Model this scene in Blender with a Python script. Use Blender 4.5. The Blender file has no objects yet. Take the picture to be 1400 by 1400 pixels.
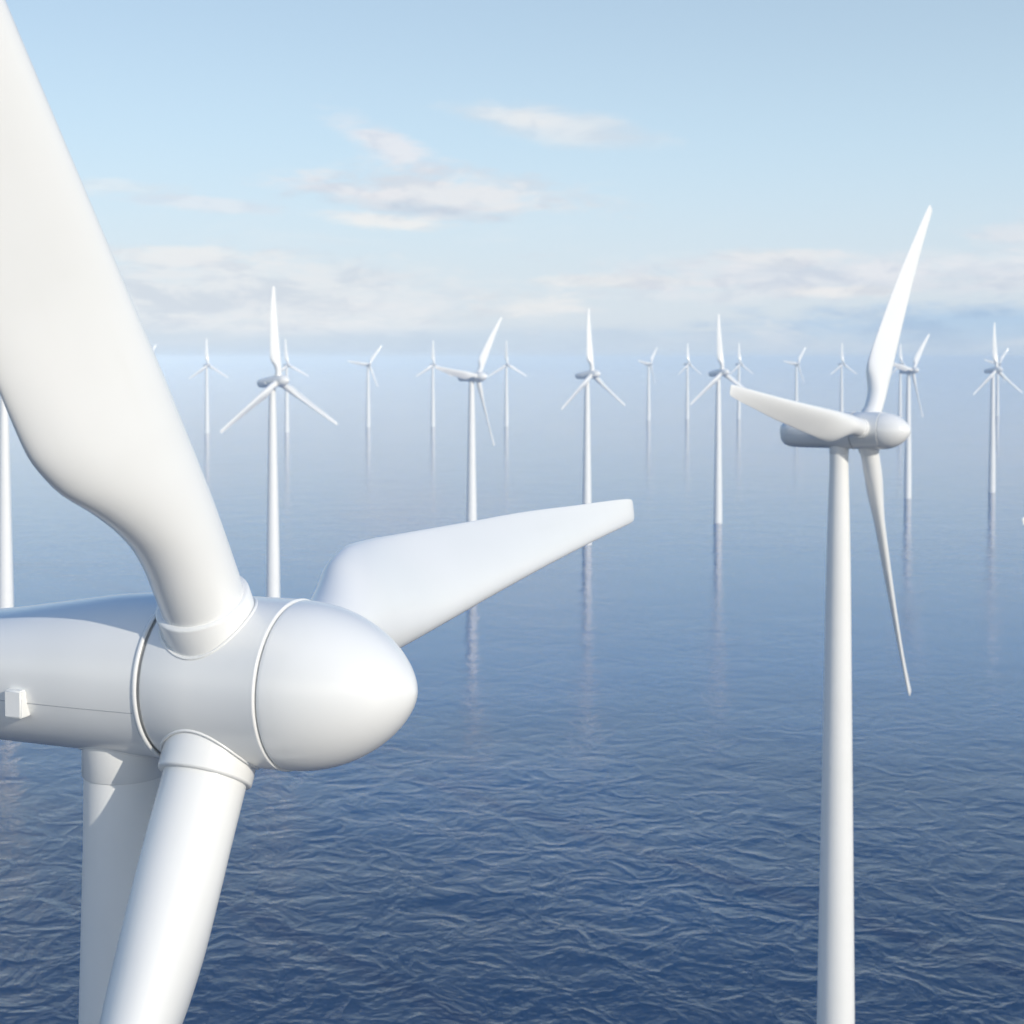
import bpy, bmesh, math, random
from mathutils import Vector, Matrix
R = math.radians
sc = bpy.context.scene

# ------------------------------------------------------------------ camera
HC = 87.11
cam = bpy.data.cameras.new('camera')
cam.sensor_width = 36.0
cam.lens = 36.0 * 2000 / 1400
cam.shift_y = -(700 - (490.66 + 2000 * math.tan(R(1.512)))) / 1400
cam.clip_start = 0.5
cam.clip_end = 300000
cam.dof.use_dof = True
cam.dof.focus_distance = 40.0
cam.dof.aperture_fstop = 0.65
co = bpy.data.objects.new('camera', cam)
sc.collection.objects.link(co)
co.location = (0, 0, HC)
co.rotation_euler = (R(90 - 1.512), 0, 0)
sc.camera = co

# ------------------------------------------------------------------ sun, exposure
SUN_AZ, SUN_EL = 136.5, 22.0          # azimuth from +Y towards +X
sv = Vector((math.sin(R(SUN_AZ)) * math.cos(R(SUN_EL)), math.cos(R(SUN_AZ)) * math.cos(R(SUN_EL)), math.sin(R(SUN_EL))))
sl = bpy.data.lights.new('sun', 'SUN')
sl.energy = 2.6
sl.angle = R(0.6)
sl.color = (1.0, 0.93, 0.82)
so = bpy.data.objects.new('sun', sl)
sc.collection.objects.link(so)
so.rotation_euler = sv.to_track_quat('Z', 'Y').to_euler()
sc.view_settings.view_transform = 'Standard'
sc.view_settings.look = 'None'
sc.view_settings.exposure = 0.20
sc.view_settings.gamma = 1.0
sc.view_settings.use_curve_mapping = False
sc.cycles.max_bounces = 6
sc.cycles.volume_bounces = 3
sc.cycles.use_denoising = True


# ------------------------------------------------------------------ node helpers
class NT:
    def __init__(s, tree):
        s.t = tree
        tree.nodes.clear()

    def n(s, typ, **kw):
        nd = s.t.nodes.new(typ)
        for k, v in kw.items():
            setattr(nd, k, v)
        return nd

    def put(s, sock, v):
        if isinstance(v, bpy.types.NodeSocket):
            s.t.links.new(v, sock)
        else:
            sock.default_value = v

    def m(s, op, a, b=0.0, c=0.0, clamp=False):
        nd = s.n('ShaderNodeMath', operation=op, use_clamp=clamp)
        s.put(nd.inputs[0], a); s.put(nd.inputs[1], b); s.put(nd.inputs[2], c)
        return nd.outputs[0]

    def xyz(s, x, y, z):
        nd = s.n('ShaderNodeCombineXYZ')
        s.put(nd.inputs[0], x); s.put(nd.inputs[1], y); s.put(nd.inputs[2], z)
        return nd.outputs[0]

    def ramp(s, v, lo, hi, a=0.0, b=1.0):
        nd = s.n('ShaderNodeMapRange', interpolation_type='SMOOTHSTEP')
        s.put(nd.inputs[0], v); s.put(nd.inputs[1], lo); s.put(nd.inputs[2], hi)
        s.put(nd.inputs[3], a); s.put(nd.inputs[4], b)
        return nd.outputs[0]

    def noise(s, vec, scale, detail=3.0, rough=0.5, dist=0.0, typ='FBM'):
        nd = s.n('ShaderNodeTexNoise', noise_dimensions='3D', noise_type=typ)
        s.put(nd.inputs['Vector'], vec)
        nd.inputs['Scale'].default_value = scale
        nd.inputs['Detail'].default_value = detail
        nd.inputs['Roughness'].default_value = rough
        nd.inputs['Distortion'].default_value = dist
        return nd.outputs[0]

    def mix(s, f, a, b):
        nd = s.n('ShaderNodeMix', data_type='RGBA')
        s.put(nd.inputs[0], f); s.put(nd.inputs[6], a); s.put(nd.inputs[7], b)
        return nd.outputs[2]


# ------------------------------------------------------------------ sky with clouds
world = bpy.data.worlds.new('World')
sc.world = world
world.use_nodes = True
w = NT(world.node_tree)
out = w.n('ShaderNodeOutputWorld')
bg = w.n('ShaderNodeBackground')
w.t.links.new(bg.outputs[0], out.inputs[0])
SKY = 0.11
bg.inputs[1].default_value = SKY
sky = w.n('ShaderNodeTexSky', sky_type='NISHITA')
sky.sun_disc = False
sky.sun_elevation = R(SUN_EL)
sky.sun_rotation = R(SUN_AZ)
sky.altitude = 50
sky.air_density = 1.0
sky.dust_density = 1.0
sky.ozone_density = 1.6
tc = w.n('ShaderNodeTexCoord')
sep = w.n('ShaderNodeSeparateXYZ')
w.t.links.new(tc.outputs['Generated'], sep.inputs[0])
az = w.m('ARCTAN2', sep.outputs[0], sep.outputs[1])
el = w.m('ARCSINE', sep.outputs[2])
c0 = w.xyz(w.m('MULTIPLY', az, 9.0), 0.0, w.m('MULTIPLY', el, 42.0))
warp = w.noise(c0, 2.2, 5.0, 0.6)
wisp = w.noise(c0, 1.0, 7.0, 0.62, 0.6)
fine = w.noise(w.xyz(w.m('MULTIPLY', az, 22.0), 3.0, w.m('MULTIPLY', el, 75.0)), 1.6, 6.0, 0.6, 0.3)


def C(r, g, b):
    return (r / SKY, g / SKY, b / SKY, 1)


def px(x, y):
    return (x - 700) / 2000.0, (490.66 - y) / 2000.0


col = sky.outputs[0]
# thin milky veil towards the horizon
veil = w.ramp(el, 0.0, 0.28, 0.88, 0.45)
col = w.mix(veil, col, w.mix(w.ramp(el, 0.02, 0.16), C(0.62, 0.69, 0.77), C(0.57, 0.73, 0.86)))
# the sky deepens quickly higher up, and unseen bright cloud is added behind the viewer as fill light
col = w.mix(w.ramp(el, 0.235, 0.46, 0.0, 0.90), col, C(0.04, 0.155, 0.40))
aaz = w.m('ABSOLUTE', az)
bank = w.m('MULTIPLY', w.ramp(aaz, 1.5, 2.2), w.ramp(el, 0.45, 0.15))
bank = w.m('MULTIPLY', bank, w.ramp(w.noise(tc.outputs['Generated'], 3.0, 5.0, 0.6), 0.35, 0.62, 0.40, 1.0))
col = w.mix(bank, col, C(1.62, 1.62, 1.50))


def patch(x, y, rx, ry, tilt, soft, strength):
    """an elongated cloud bank at one bearing and height in the sky"""
    a0, e0 = px(x, y)
    dx = w.m('SUBTRACT', az, a0); dy = w.m('SUBTRACT', el, e0)
    t = math.tan(R(tilt))
    dy = w.m('ADD', dy, w.m('MULTIPLY', dx, t))
    qx = w.m('DIVIDE', dx, rx / 2000.0); qy = w.m('DIVIDE', dy, ry / 2000.0)
    d = w.m('SQRT', w.m('ADD', w.m('MULTIPLY', qx, qx), w.m('MULTIPLY', qy, qy)))
    d = w.m('ADD', d, w.m('MULTIPLY', w.m('SUBTRACT', fine, 0.5), soft))
    d = w.m('ADD', d, w.m('MULTIPLY', w.m('SUBTRACT', warp, 0.5), soft))
    return w.ramp(d, 1.25, 0.25, 0.0, strength)


shade = w.ramp(w.noise(w.xyz(w.m('MULTIPLY', az, 20.0), 7.0, w.m('MULTIPLY', el, 60.0)), 1.0, 5.0, 0.6, 0.4), 0.42, 0.62)


def add_cloud(col, mask, c):
    lit = w.mix(shade, C(*c), C(c[0] * 0.80, c[1] * 0.84, c[2] * 0.90))
    return w.mix(mask, col, lit)


WHITE = (0.80, 0.78, 0.76)
GREY = (0.60, 0.64, 0.70)
BLUE = (0.38, 0.53, 0.70)
for a in [  # x, y, half-width, half-height, slope, softness, strength, colour
    (775, 178, 135, 27, 8, 0.7, 0.60, (0.76, 0.75, 0.75)),
    (680, 160, 90, 14, 6, 1.2, 0.35, WHITE),
    (535, 205, 85, 28, 24, 1.3, 0.70, (0.76, 0.74, 0.76)),
    (610, 266, 210, 34, 3, 1.5, 0.78, (0.74, 0.73, 0.74)),
    (570, 288, 150, 12, 6, 1.2, 0.70, GREY),
    (470, 262, 120, 12, 4, 1.4, 0.60, (0.72, 0.72, 0.75)),
    (520, 304, 100, 13, 5, 1.2, 0.75, WHITE),
    (290, 285, 120, 12, 3, 1.5, 0.50, (0.74, 0.74, 0.77)),
    (160, 265, 120, 12, 2, 1.5, 0.35, WHITE),
    (270, 355, 130, 16, 0, 1.6, 0.65, WHITE),
    (330, 405, 360, 62, 0, 1.3, 0.80, (0.71, 0.73, 0.75)),
    (420, 448, 260, 14, 0, 1.5, 0.55, (0.78, 0.78, 0.78)),
    (850, 384, 140, 12, 0, 1.5, 0.70, WHITE),
    (1060, 356, 90, 15, 2, 1.6, 0.65, WHITE),
    (1140, 382, 330, 30, 2, 1.6, 0.70, (0.66, 0.68, 0.73)),
    (1000, 404, 210, 14, 0, 1.8, 0.50, (0.72, 0.73, 0.76)),
    (720, 420, 90, 20, 0, 1.7, 0.60, WHITE),
    (1420, 330, 110, 30, 0, 1.6, 0.55, (0.74, 0.72, 0.74)),
    (1300, 372, 240, 18, -2, 1.7, 0.55, (0.74, 0.75, 0.78)),
    (1150, 402, 90, 10, 0, 1.4, 0.6, WHITE),
    (430, 484, 420, 11, 0, 0.9, 0.55, (0.52, 0.58, 0.66)),
    (1330, 452, 360, 40, 0, 1.2, 0.85, BLUE),
    (760, 464, 420, 18, 0, 1.2, 0.45, (0.50, 0.62, 0.74)),
]:
    col = add_cloud(col, patch(*a[:7]), a[7])
# loose wisps low over the horizon all the way round, fading upward
low = w.ramp(el, 0.115, 0.02, 0.0, 1.0)
wm = w.m('MULTIPLY', w.ramp(wisp, 0.50, 0.72, 0.0, 0.6), low)
col = w.mix(wm, col, C(0.76, 0.76, 0.77))
# a dull grey-blue rim where sky meets sea
col = w.mix(w.ramp(el, 0.028, 0.002, 0.0, 0.75), col, C(0.50, 0.58, 0.67))
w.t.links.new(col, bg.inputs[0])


# ------------------------------------------------------------------ materials
def mat(name):
    m = bpy.data.materials.new(name)
    m.use_nodes = True
    return m, NT(m.node_tree)


def paint(name, base, rough, coat=0.0):
    m, t = mat(name)
    o = t.n('ShaderNodeOutputMaterial')
    p = t.n('ShaderNodeBsdfPrincipled')
    t.t.links.new(p.outputs[0], o.inputs[0])
    g = t.n('ShaderNodeTexCoord')
    big = t.noise(g.outputs['Object'], 0.35, 4.0, 0.6)
    streak_map = t.n('ShaderNodeMapping')
    streak_map.inputs['Scale'].default_value = (3.0, 3.0, 0.12)
    t.t.links.new(g.outputs['Object'], streak_map.inputs[0])
    st = t.noise(streak_map.outputs[0], 1.0, 5.0, 0.65)
    f = t.m('ADD', t.ramp(big, 0.35, 0.75, 0.0, 0.5), t.ramp(st, 0.5, 0.8, 0.0, 0.5))
    dirt = (base[0] * 0.96, base[1] * 0.96, base[2] * 0.95, 1)
    t.put(p.inputs['Base Color'], t.mix(f, (*base, 1), dirt))
    t.put(p.inputs['Roughness'], rough)
    p.inputs['Coat Weight'].default_value = coat
    p.inputs['Coat Roughness'].default_value = 0.12
    return m


M_WHITE = paint('white_paint', (0.82, 0.82, 0.80), 0.27, 0.3)
M_TOWER = paint('tower_paint', (0.82, 0.82, 0.80), 0.38)
M_GAP = paint('dark_seal', (0.42, 0.43, 0.44), 0.6)
M_SEAM = paint('grey_seal', (0.42, 0.43, 0.44), 0.6)

# water
M_WATER, t = mat('sea_water')
o = t.n('ShaderNodeOutputMaterial')
p = t.n('ShaderNodeBsdfPrincipled')
t.t.links.new(p.outputs[0], o.inputs[0])
p.inputs['Base Color'].default_value = (0.003, 0.042, 0.125, 1)
p.inputs['IOR'].default_value = 1.62
p.subsurface_method = 'BURLEY'
p.inputs['Subsurface Weight'].default_value = 1.0
p.inputs['Subsurface Radius'].default_value = (3.0, 12.0, 20.0)
p.inputs['Subsurface Scale'].default_value = 1.0
p.inputs['Roughness'].default_value = 0.04
g = t.n('ShaderNodeTexCoord')
mp = t.n('ShaderNodeMapping')
mp.inputs['Rotation'].default_value = (0, 0, R(14))
mp.inputs['Scale'].default_value = (0.95, 1.0, 1.0)
t.t.links.new(g.outputs['Object'], mp.inputs[0])
v = mp.outputs[0]
swell = t.noise(v, 1 / 26.0, 2.0, 0.5, 0.4)
chop = t.noise(v, 1 / 9.0, 4.0, 0.52, 0.5)
ridge = t.m('SUBTRACT', 1.0, t.m('ABSOLUTE', t.m('MULTIPLY', t.m('SUBTRACT', chop, 0.5), 4.5)))
ridge = t.m('POWER', t.m('MAXIMUM', ridge, 0.0), 1.3)
small = t.noise(v, 1 / 2.0, 4.0, 0.6, 0.4)
gust = t.noise(g.outputs['Object'], 1 / 160.0, 3.0, 0.55)
amp = t.ramp(gust, 0.35, 0.65, 0.65, 1.15)
h = t.m('ADD', t.m('MULTIPLY', swell, 0.62), t.m('MULTIPLY', ridge, 0.18))
h = t.m('ADD', h, t.m('MULTIPLY', small, 0.115))
# wave height is cut with distance to keep farther reflections sharper
sp = t.n('ShaderNodeSeparateXYZ')
t.t.links.new(g.outputs['Object'], sp.inputs[0])
# deep navy water near the first turbines, paler blue painted in farther out for bluer sky reflection
far_reflect = t.ramp(t.m('ADD', sp.outputs[1], t.m('MULTIPLY', t.m('SUBTRACT', gust, 0.5), 260.0)), 190.0, 440.0)
t.put(p.inputs['Base Color'], t.mix(far_reflect, (0.003, 0.032, 0.090, 1), (0.0, 0.115, 0.300, 1)))
wave_fade = t.ramp(sp.outputs[1], 200.0, 430.0, 1.15, 0.30)
h = t.m('MULTIPLY', t.m('MULTIPLY', h, amp), wave_fade)
b = t.n('ShaderNodeBump')
b.inputs['Strength'].default_value = 1.0
b.inputs['Distance'].default_value = 1.0
t.put(b.inputs['Height'], h)
t.t.links.new(b.outputs[0], p.inputs['Normal'])

# ------------------------------------------------------------------ mesh helpers
COL = sc.collection


def link(name, bm, m, parent=None, smooth=True, angle=None):
    me = bpy.data.meshes.new(name)
    bmesh.ops.recalc_face_normals(bm, faces=bm.faces)
    bm.to_mesh(me)
    bm.free()
    me.materials.append(m)
    for q in me.polygons:
        q.use_smooth = smooth
    if angle:
        me.set_sharp_from_angle(angle=R(angle))
    ob = bpy.data.objects.new(name, me)
    COL.objects.link(ob)
    if parent:
        ob.parent = parent
    return ob


def loft(bm, rings, close=True, caps=(True, True)):
    vs = [[bm.verts.new(c) for c in r] for r in rings]
    n = len(vs[0])
    for i in range(len(vs) - 1):
        for j in range(n if close else n - 1):
            k = (j + 1) % n
            bm.faces.new((vs[i][j], vs[i][k], vs[i + 1][k], vs[i + 1][j]))
    if caps[0]:
        bm.faces.new(vs[0][::-1])
    if caps[1]:
        bm.faces.new(vs[-1])
    return vs


def revolve_y(bm, prof, n=96, caps=(True, True)):
    """prof: (y, radius) along the rotor axis"""
    loft(bm, [[(r * math.cos(2 * math.pi * j / n), y, r * math.sin(2 * math.pi * j / n)) for j in range(n)] for y, r in prof], caps=caps)


def revolve_z(bm, prof, n=64, caps=(True, True), cx=0, cy=0):
    loft(bm, [[(cx + r * math.cos(2 * math.pi * j / n), cy + r * math.sin(2 * math.pi * j / n), z) for j in range(n)] for z, r in prof], caps=caps)


def tube(bm, pts, r, n=8, closed=True):
    N = len(pts)
    rings = []
    for i in range(N):
        p0 = pts[(i - 1) % N] if closed or i > 0 else pts[0]
        p1 = pts[(i + 1) % N] if closed or i < N - 1 else pts[-1]
        d = (Vector(p1) - Vector(p0)).normalized()
        a = d.cross(Vector((0, 0, 1)))
        if a.length < 0.05:
            a = d.cross(Vector((1, 0, 0)))
        a.normalize()
        c = d.cross(a)
        rings.append([bm.verts.new(Vector(pts[i]) + (a * math.cos(2 * math.pi * k / n) + c * math.sin(2 * math.pi * k / n)) * r) for k in range(n)])
    for i in range(N if closed else N - 1):
        A, B = rings[i], rings[(i + 1) % N]
        for k in range(n):
            bm.faces.new((A[k], A[(k + 1) % n], B[(k + 1) % n], B[k]))


def tab(x, X, Y):
    """monotone cubic table lookup"""
    n = len(X)
    if x <= X[0]: return Y[0]
    if x >= X[-1]: return Y[-1]
    d = [(Y[i + 1] - Y[i]) / (X[i + 1] - X[i]) for i in range(n - 1)]
    m = [d[0]] + [0 if d[i - 1] * d[i] <= 0 else 2 * d[i - 1] * d[i] / (d[i - 1] + d[i]) for i in range(1, n - 1)] + [d[-1]]
    for i in range(n - 1):
        if x <= X[i + 1]:
            h_ = X[i + 1] - X[i]; q = (x - X[i]) / h_
            return (Y[i] * (1 + 2 * q) * (1 - q) ** 2 + h_ * m[i] * q * (1 - q) ** 2
                    + Y[i + 1] * q * q * (3 - 2 * q) + h_ * m[i + 1] * q * q * (q - 1))


# ------------------------------------------------------------------ the sea and the air
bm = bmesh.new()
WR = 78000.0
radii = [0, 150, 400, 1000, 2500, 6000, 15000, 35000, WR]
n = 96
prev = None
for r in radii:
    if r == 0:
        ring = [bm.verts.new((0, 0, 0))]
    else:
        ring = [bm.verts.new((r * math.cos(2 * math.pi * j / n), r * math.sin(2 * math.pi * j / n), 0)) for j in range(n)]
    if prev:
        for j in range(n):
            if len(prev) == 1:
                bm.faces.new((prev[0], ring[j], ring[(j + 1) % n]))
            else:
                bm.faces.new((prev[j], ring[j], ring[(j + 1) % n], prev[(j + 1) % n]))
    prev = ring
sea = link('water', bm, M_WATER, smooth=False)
sea['kind'] = 'structure'

HAZE = True
if HAZE:
    bm = bmesh.new()
    S = 80000.0
    bmesh.ops.create_cube(bm, size=1.0, matrix=Matrix.Translation((0, 0, 56.5)) @ Matrix.Diagonal((2 * S, 2 * S, 121.0, 1)))
    mh, t = mat('haze')
    o = t.n('ShaderNodeOutputMaterial')
    pv = t.n('ShaderNodeVolumePrincipled')
    pv.inputs['Color'].default_value = (0.80, 0.92, 1.0, 1)
    pv.inputs['Density'].default_value = 1.15e-4
    pv.inputs['Anisotropy'].default_value = -0.4
    t.t.links.new(pv.outputs[0], o.inputs['Volume'])
    hz = link('haze', bm, mh, smooth=False)
    hz['kind'] = 'stuff'

# ------------------------------------------------------------------ wind turbine
HUB = 79.9          # hub height over the water
OVER = 2.88          # rotor plane ahead of the tower axis
RH = 1.87           # hub radius
CONE = -0.5

BR = [1.2, 2.5, 3.4, 4.1, 4.8, 5.5, 6.5, 7.5, 8.9, 10.2, 15, 20, 25, 29, 30.3, 30.7, 30.86]
BL = [.92, .92, .92, .92, .91, .89, .85, .81, .73, .65, .34, .05, -.20, -.38, -.45, -.50, -.58]
BC = [1.84, 1.84, 1.85, 1.93, 2.14, 2.46, 2.98, 3.18, 3.12, 3.0, 2.54, 2.08, 1.55, 1.17, 1.02, .90, .70]   # chord
BH = [1.84, 1.84, 1.84, 1.84, 1.84, 1.84, 1.80, 1.68, 1.45, 1.25, 1.0, .74, .54, .37, .28, .16, .06]
BW = [22, 22, 22, 22, 23, 24, 26, 26, 26, 26, 26, 23, 17, 9, 5, 4, 4]
BB = [0, 0, 0, 0, .03, .08, .2, .4, .65, .85, 1, 1, 1, 1, 1, 1, 1]


def blade_mesh():
    bm = bmesh.new()
    st = []
    r = 1.2
    while r < 30.2:
        st.append(r)
        r += 0.22 if r < 9 else 0.7
    st += [30.3, 30.5, 30.62, 30.7, 30.78, 30.83, 30.86]
    N = 56
    rings = []
    for r in st:
        l, ch, th, be, bl = (tab(r, BR, Q) for Q in (BL, BC, BH, BW, BB))
        mid, half = l - ch / 2, ch / 2
        c, s = math.cos(R(be)), math.sin(R(be))
        ring = []
        for j in range(N):
            q = 2 * math.pi * j / N
            cc, ss = math.cos(q), math.sin(q)
            X = mid + half * cc
            shape = (1 - bl) + bl * (0.22 + 0.78 * ((1 + cc) / 2) ** 0.7) * 1.15
            camber = bl * 0.10 * th * (1 - cc * cc)
            Y = th / 2 * ss * shape + camber
            x = X * c + Y * s
            y = -X * s + Y * c
            ring.append((x, y + r * math.tan(R(CONE)), r))
        rings.append(ring)
    loft(bm, rings)
    return bm


def blade_collar_mesh():
    bm = bmesh.new()
    rc = 1.045
    revolve_z(bm, [(1.3, rc), (2.20, rc), (2.235, rc - .012), (2.255, rc - .05), (2.26, .90)], caps=(False, False), n=96)
    bm2pts = [(1.085 * math.cos(q), 1.085 * math.sin(q), math.sqrt(RH * RH - (1.085 * math.cos(q)) ** 2) + .0)
              for q in [2 * math.pi * k / 120 for k in range(120)]]
    tube(bm, bm2pts, .035)
    return bm


def smooth_sections(stations, N=72):
    """stations: (y, top, bottom, half-width, power)"""
    Y = [s_[0] for s_ in stations]
    rings = []
    y = Y[0]
    ys = []
    for a, b_ in zip(Y[:-1], Y[1:]):
        k = max(1, int((b_ - a) / 0.25))
        ys += [a + (b_ - a) * i / k for i in range(k)]
    ys.append(Y[-1])
    for y in ys:
        tp, bt, hw, pw = (tab(y, Y, [s_[i] for s_ in stations]) for i in (1, 2, 3, 4))
        ring = []
        for j in range(N):
            q = 2 * math.pi * j / N
            cc, ss = math.cos(q), math.sin(q)
            e = 2.0 / pw
            x = hw * math.copysign(abs(cc) ** e, cc)
            z = math.copysign(abs(ss) ** e, ss)
            z *= tp if ss > 0 else bt
            ring.append((x, y, z))
        rings.append(ring)
    return rings


NS = [(1.30, 1.83, 1.83, 1.83, 2.0), (1.33, 1.872, 1.872, 1.872, 2.0), (2.6, 1.80, 1.86, 1.87, 2.03), (4.2, 1.58, 1.84, 1.82, 2.1),
      (6.0, 1.30, 1.82, 1.74, 2.2), (7.5, 1.10, 1.79, 1.62, 2.3), (8.2, .98, 1.73, 1.50, 2.3), (8.65, .84, 1.58, 1.32, 2.3),
      (8.9, .66, 1.38, 1.12, 2.3), (9.0, .42, 1.05, .78, 2.3)]
TZ = [-4, 0, 12, 19, 28, 37, 47, 56, 65, 72, 77.3, 78.6]
TR = [2.08, 2.05, 1.98, 1.91, 1.78, 1.65, 1.50, 1.37, 1.24, 1.08, .93, .92]


def make_turbine():
    root = bpy.data.objects.new('wind_turbine', None)
    COL.objects.link(root)
    # tower
    bm = bmesh.new()
    revolve_z(bm, [(-4 + 82.0 * i / 40, tab(-4 + 82.0 * i / 40, TZ, TR)) for i in range(41)] + [(78.5, .92)], n=64)
    tower = link('tower', bm, M_TOWER, root)
    bm = bmesh.new()
    revolve_z(bm, [(77.46, .90), (77.465, .955), (77.49, .975), (78.5, .975)], n=64, caps=(False, False))
    pts = []
    for k in range(90):
        q = 2 * math.pi * k / 90
        x, y = 1.0 * math.cos(q), 1.0 * math.sin(q)
        pts.append((x, y, HUB - 1.87 * math.sqrt(max(0, 1 - (x / 1.87) ** 2))))
    tube(bm, pts, .045)
    link('tower_collar', bm, M_WHITE, tower, angle=40)
    # nacelle, its own frame at the hub centre
    bm = bmesh.new()
    loft(bm, smooth_sections(NS))
    nac = link('nacelle', bm, M_WHITE, root, angle=50)
    bm = bmesh.new()   # front rim
    revolve_y(bm, [(1.32, 1.80), (1.235, 1.83), (1.20, 1.885), (1.212, 1.915), (1.26, 1.925), (1.32, 1.90), (1.33, 1.8)], caps=(False, False))
    link('nacelle_rim', bm, M_WHITE, nac)
    bm = bmesh.new()   # horizontal joint on both flanks
    for sx in (-1, 1):
        ys = [1.36 + i * 0.2 for i in range(35)]
        P = []
        for y in ys:
            hw = tab(y, [s_[0] for s_ in NS], [s_[3] for s_ in NS]); bt = tab(y, [s_[0] for s_ in NS], [s_[2] for s_ in NS])
            z = -.48
            pw = tab(y, [s_[0] for s_ in NS], [s_[4] for s_ in NS])
            x = hw * (1 - (abs(z) / bt) ** pw) ** (1 / pw)
            P.append((sx * (x - .002), y, z))
        tube(bm, P, .011, 6, closed=False)
    link('panel_joint', bm, M_SEAM, nac)
    for sx in (-1, 1):
        bm = bmesh.new()
        bmesh.ops.create_cube(bm, size=1.0, matrix=Matrix.Translation((sx * 1.77, 4.45, -.48)) @ Matrix.Diagonal((.42, .46, .62, 1)))
        bmesh.ops.bevel(bm, geom=bm.edges[:], offset=.03, segments=3, affect='EDGES')
        link('side_light', bm, M_WHITE, nac, angle=40)
    # hub
    bm = bmesh.new()
    revolve_y(bm, [(1.18, 1.62), (1.17, 1.80), (1.15, 1.85), (1.10, RH), (0, RH), (-1.60, RH), (-1.66, 1.88), (-1.69, 1.884), (-1.707, 1.872),
                   (-1.715, 1.83), (-1.72, 1.62)])
    hub = link('rotor_hub', bm, M_WHITE, root, angle=50)
    bm = bmesh.new()   # dark shaft behind the hub, seen in the gap
    revolve_y(bm, [(1.5, 1.80), (1.1, 1.80)], caps=(True, True))
    link('bearing_seal', bm, M_GAP, hub)
    bm = bmesh.new()
    prof = [(-1.60, 1.72), (-1.735, 1.72), (-1.745, 1.80), (-1.76, 1.838), (-1.79, 1.85)]
    L0 = 4.58 - 1.79
    for i in range(1, 60):
        q = math.sin(math.pi / 2 * i / 60)
        prof.append((-1.79 - L0 * q, 1.85 * (1 - q ** 1.95) ** 0.64))
    prof.append((-4.58, .02))
    revolve_y(bm, prof)
    link('spinner', bm, M_WHITE, root, angle=50)
    for k in range(3):
        bl = link('blade', blade_mesh(), M_WHITE, root, angle=60) if k == 0 else None
        if k:
            src = [c for c in root.children if c.name.startswith('blade')][0]
            bl = src.copy(); COL.objects.link(bl); bl.parent = root
            cs = src.children[0].copy(); COL.objects.link(cs); cs.parent = bl
        else:
            link('blade_collar', blade_collar_mesh(), M_WHITE, bl, angle=50)
    return root


def pose(root, X, D, psi, phi, tilt):
    """X, D: hub position right of and ahead of the viewpoint; psi: yaw; phi: turn of the rotor"""
    root.location = (X - OVER * math.sin(R(psi)), D + OVER * math.cos(R(psi)), 0)
    root.rotation_euler = (0, 0, R(psi))
    hubm = Matrix.Translation((0, -OVER, HUB)) @ Matrix.Rotation(R(-tilt), 4, 'X')
    k = 0
    for c in root.children:
        kind = c.name.split('.')[0]
        wide = 1.4 if D > 1500 else 1.12 if D > 400 else 1.0     # farther rows widened to stand in for blur and bright bloom
        if kind == 'tower':
            c.scale = (wide, wide, 1)
            continue
        if kind == 'blade':
            c.matrix_basis = hubm @ Matrix.Rotation(R(phi + 120 * k), 4, 'Y') @ Matrix.Diagonal((wide, wide, 1, 1))
            k += 1
        else:
            c.matrix_basis = hubm


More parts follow.
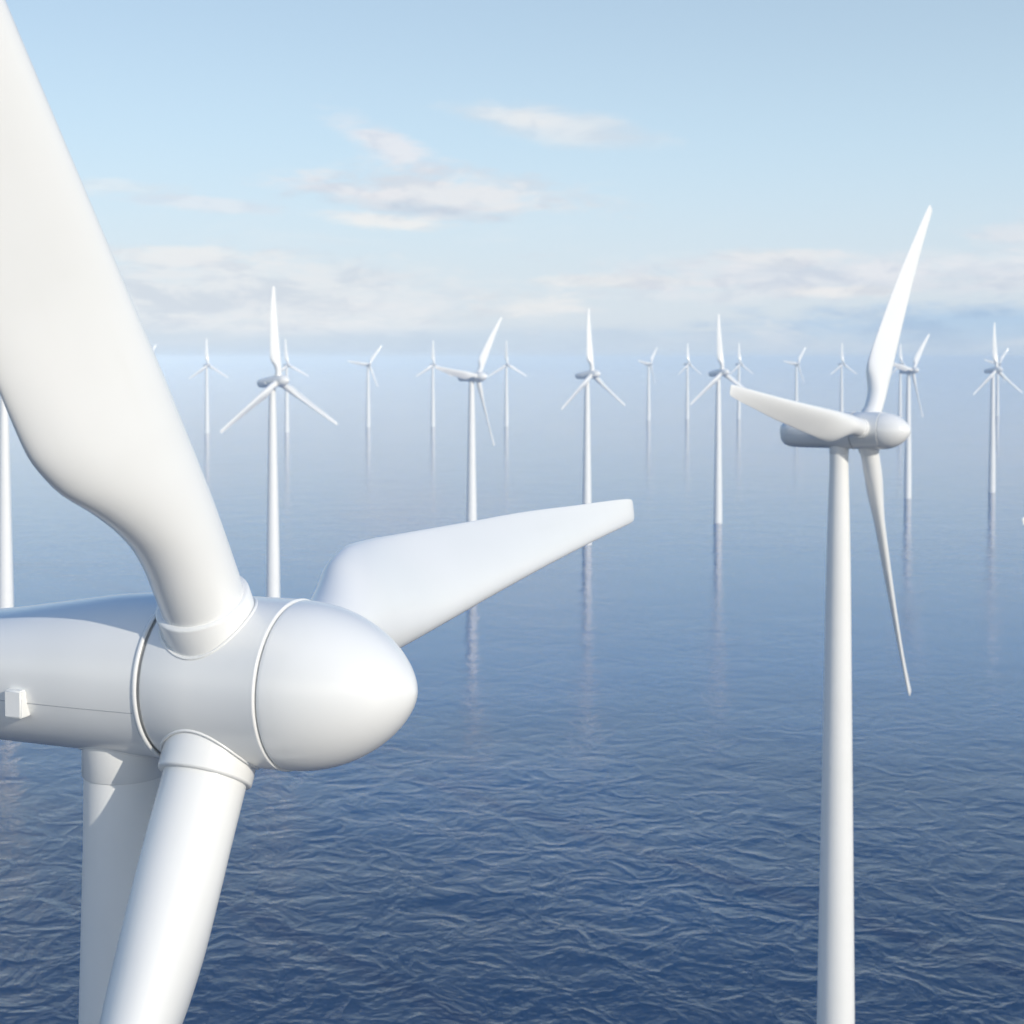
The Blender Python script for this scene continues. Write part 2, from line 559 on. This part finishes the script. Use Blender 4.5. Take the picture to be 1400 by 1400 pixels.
TURBINES = [
    # X, D, yaw, phase, tilt, label
    (-6.33, 32.79, 68.6, -29.8, 0.6, 'huge turbine in the left foreground, rounded spinner and broad blades close to the camera'),
    (35.68, 147.2, 54.9, 40.4, 1, 'large turbine at right with shaded nacelle, thick tower leaving the bottom edge'),
    (-76.2, 477.5, 54.1, 1.4, 3.5, 'mid-distance turbine whose tower meets the top of the huge spinner hub'),
    (-14, 592.5, 58.5, 39.6, 1, 'mid-distance turbine, one blade leaning right, one pointing left, behind the foreground blade'),
    (37.45, 683.5, 53.1, 1.5, 3.5, 'mid-distance turbine, one blade upright, tower crossing behind the foreground blade near its tip'),
    (111.2, 773, 40.5, -0.1, 3.5, 'turbine whose tower just touches the left blade tip of the large right turbine'),
    (249.2, 910.3, 42.5, 44, 3, 'turbine with one blade leaning right, standing close right of the large spinner'),
    (315, 950.9, 37.3, 1.5, 3.5, 'turbine with an upright blade nearest the right edge, another hidden behind its hub'),
    (-355.3, 1710, 44.1, 1.7, 3.5, 'small far turbine, blade upright, just right of the huge upper blade'),
    (-264.7, 1728, 39, -1.5, 3.5, 'small far turbine half hidden behind the tower of the turbine above the spinner hub'),
    (-183, 1873.7, 34, 40.6, 3.5, 'small far turbine with a right-leaning blade, alone left of centre'),
    (-100.3, 1878.3, 32, 2.8, 3.5, "small far turbine touched by a nearer turbine's left-pointing blade"),
    (-6.33, 1888, 20, 2.4, 3.5, 'small far upright-blade turbine at the centre, behind a nearer dark nacelle turbine'),
    (196.6, 2080.5, 50, 41.8, 3.5, 'small far turbine with a right-leaning blade, alone just beyond the foreground blade tip'),
    (256.6, 2122.4, 44.2, 1.6, 3.5, 'small far upright-blade turbine fourth tower left of the large right-hand tower'),
    (331.2, 2121.4, 40.9, 0.6, 3.5, 'small far upright-blade turbine rising behind the left blade tip of the large turbine'),
    (426, 2180.8, 36.2, 39.6, 3.5, 'small far turbine with right-leaning blade above the middle of the large left blade'),
    (489.8, 2165, 32.3, 1.9, 3.5, 'small far upright-blade turbine directly above the shaded nacelle of the large turbine'),
    (587.6, 2206, 34.8, 0.1, 3.5, 'faint far turbine between the large upright blade and the turbine right of it'),
    (742.7, 2231.3, 26.1, 43.6, 3.5, 'faint far turbine directly behind the hub of the turbine nearest the right edge'),
    (-455.9, 1818.5, 50, 38.3, 3.5, 'faint far turbine showing only a blade tip past the huge upper blade'),
    (-147.6, 430, 55, 12, 2, 'turbine at the left edge, only its white tower showing below the huge blade'),
    (85.7, 190, 30, 8, 1, 'turbine outside the right edge, only one white blade tip poking into view'),
]


def copy_turbine(src):
    r = src.copy()
    COL.objects.link(r)
    for c in src.children:
        d = c.copy(); COL.objects.link(d); d.parent = r
        for e in c.children:
            f_ = e.copy(); COL.objects.link(f_); f_.parent = d
    return r


proto = make_turbine()
for i, (X, D, psi, phi, tilt, label) in enumerate(TURBINES):
    o = proto if i == 0 else copy_turbine(proto)
    pose(o, X, D, psi, phi, tilt)
    o['label'] = label
    o['category'] = 'wind turbine'
    o['group'] = 'wind turbines standing in the sea'
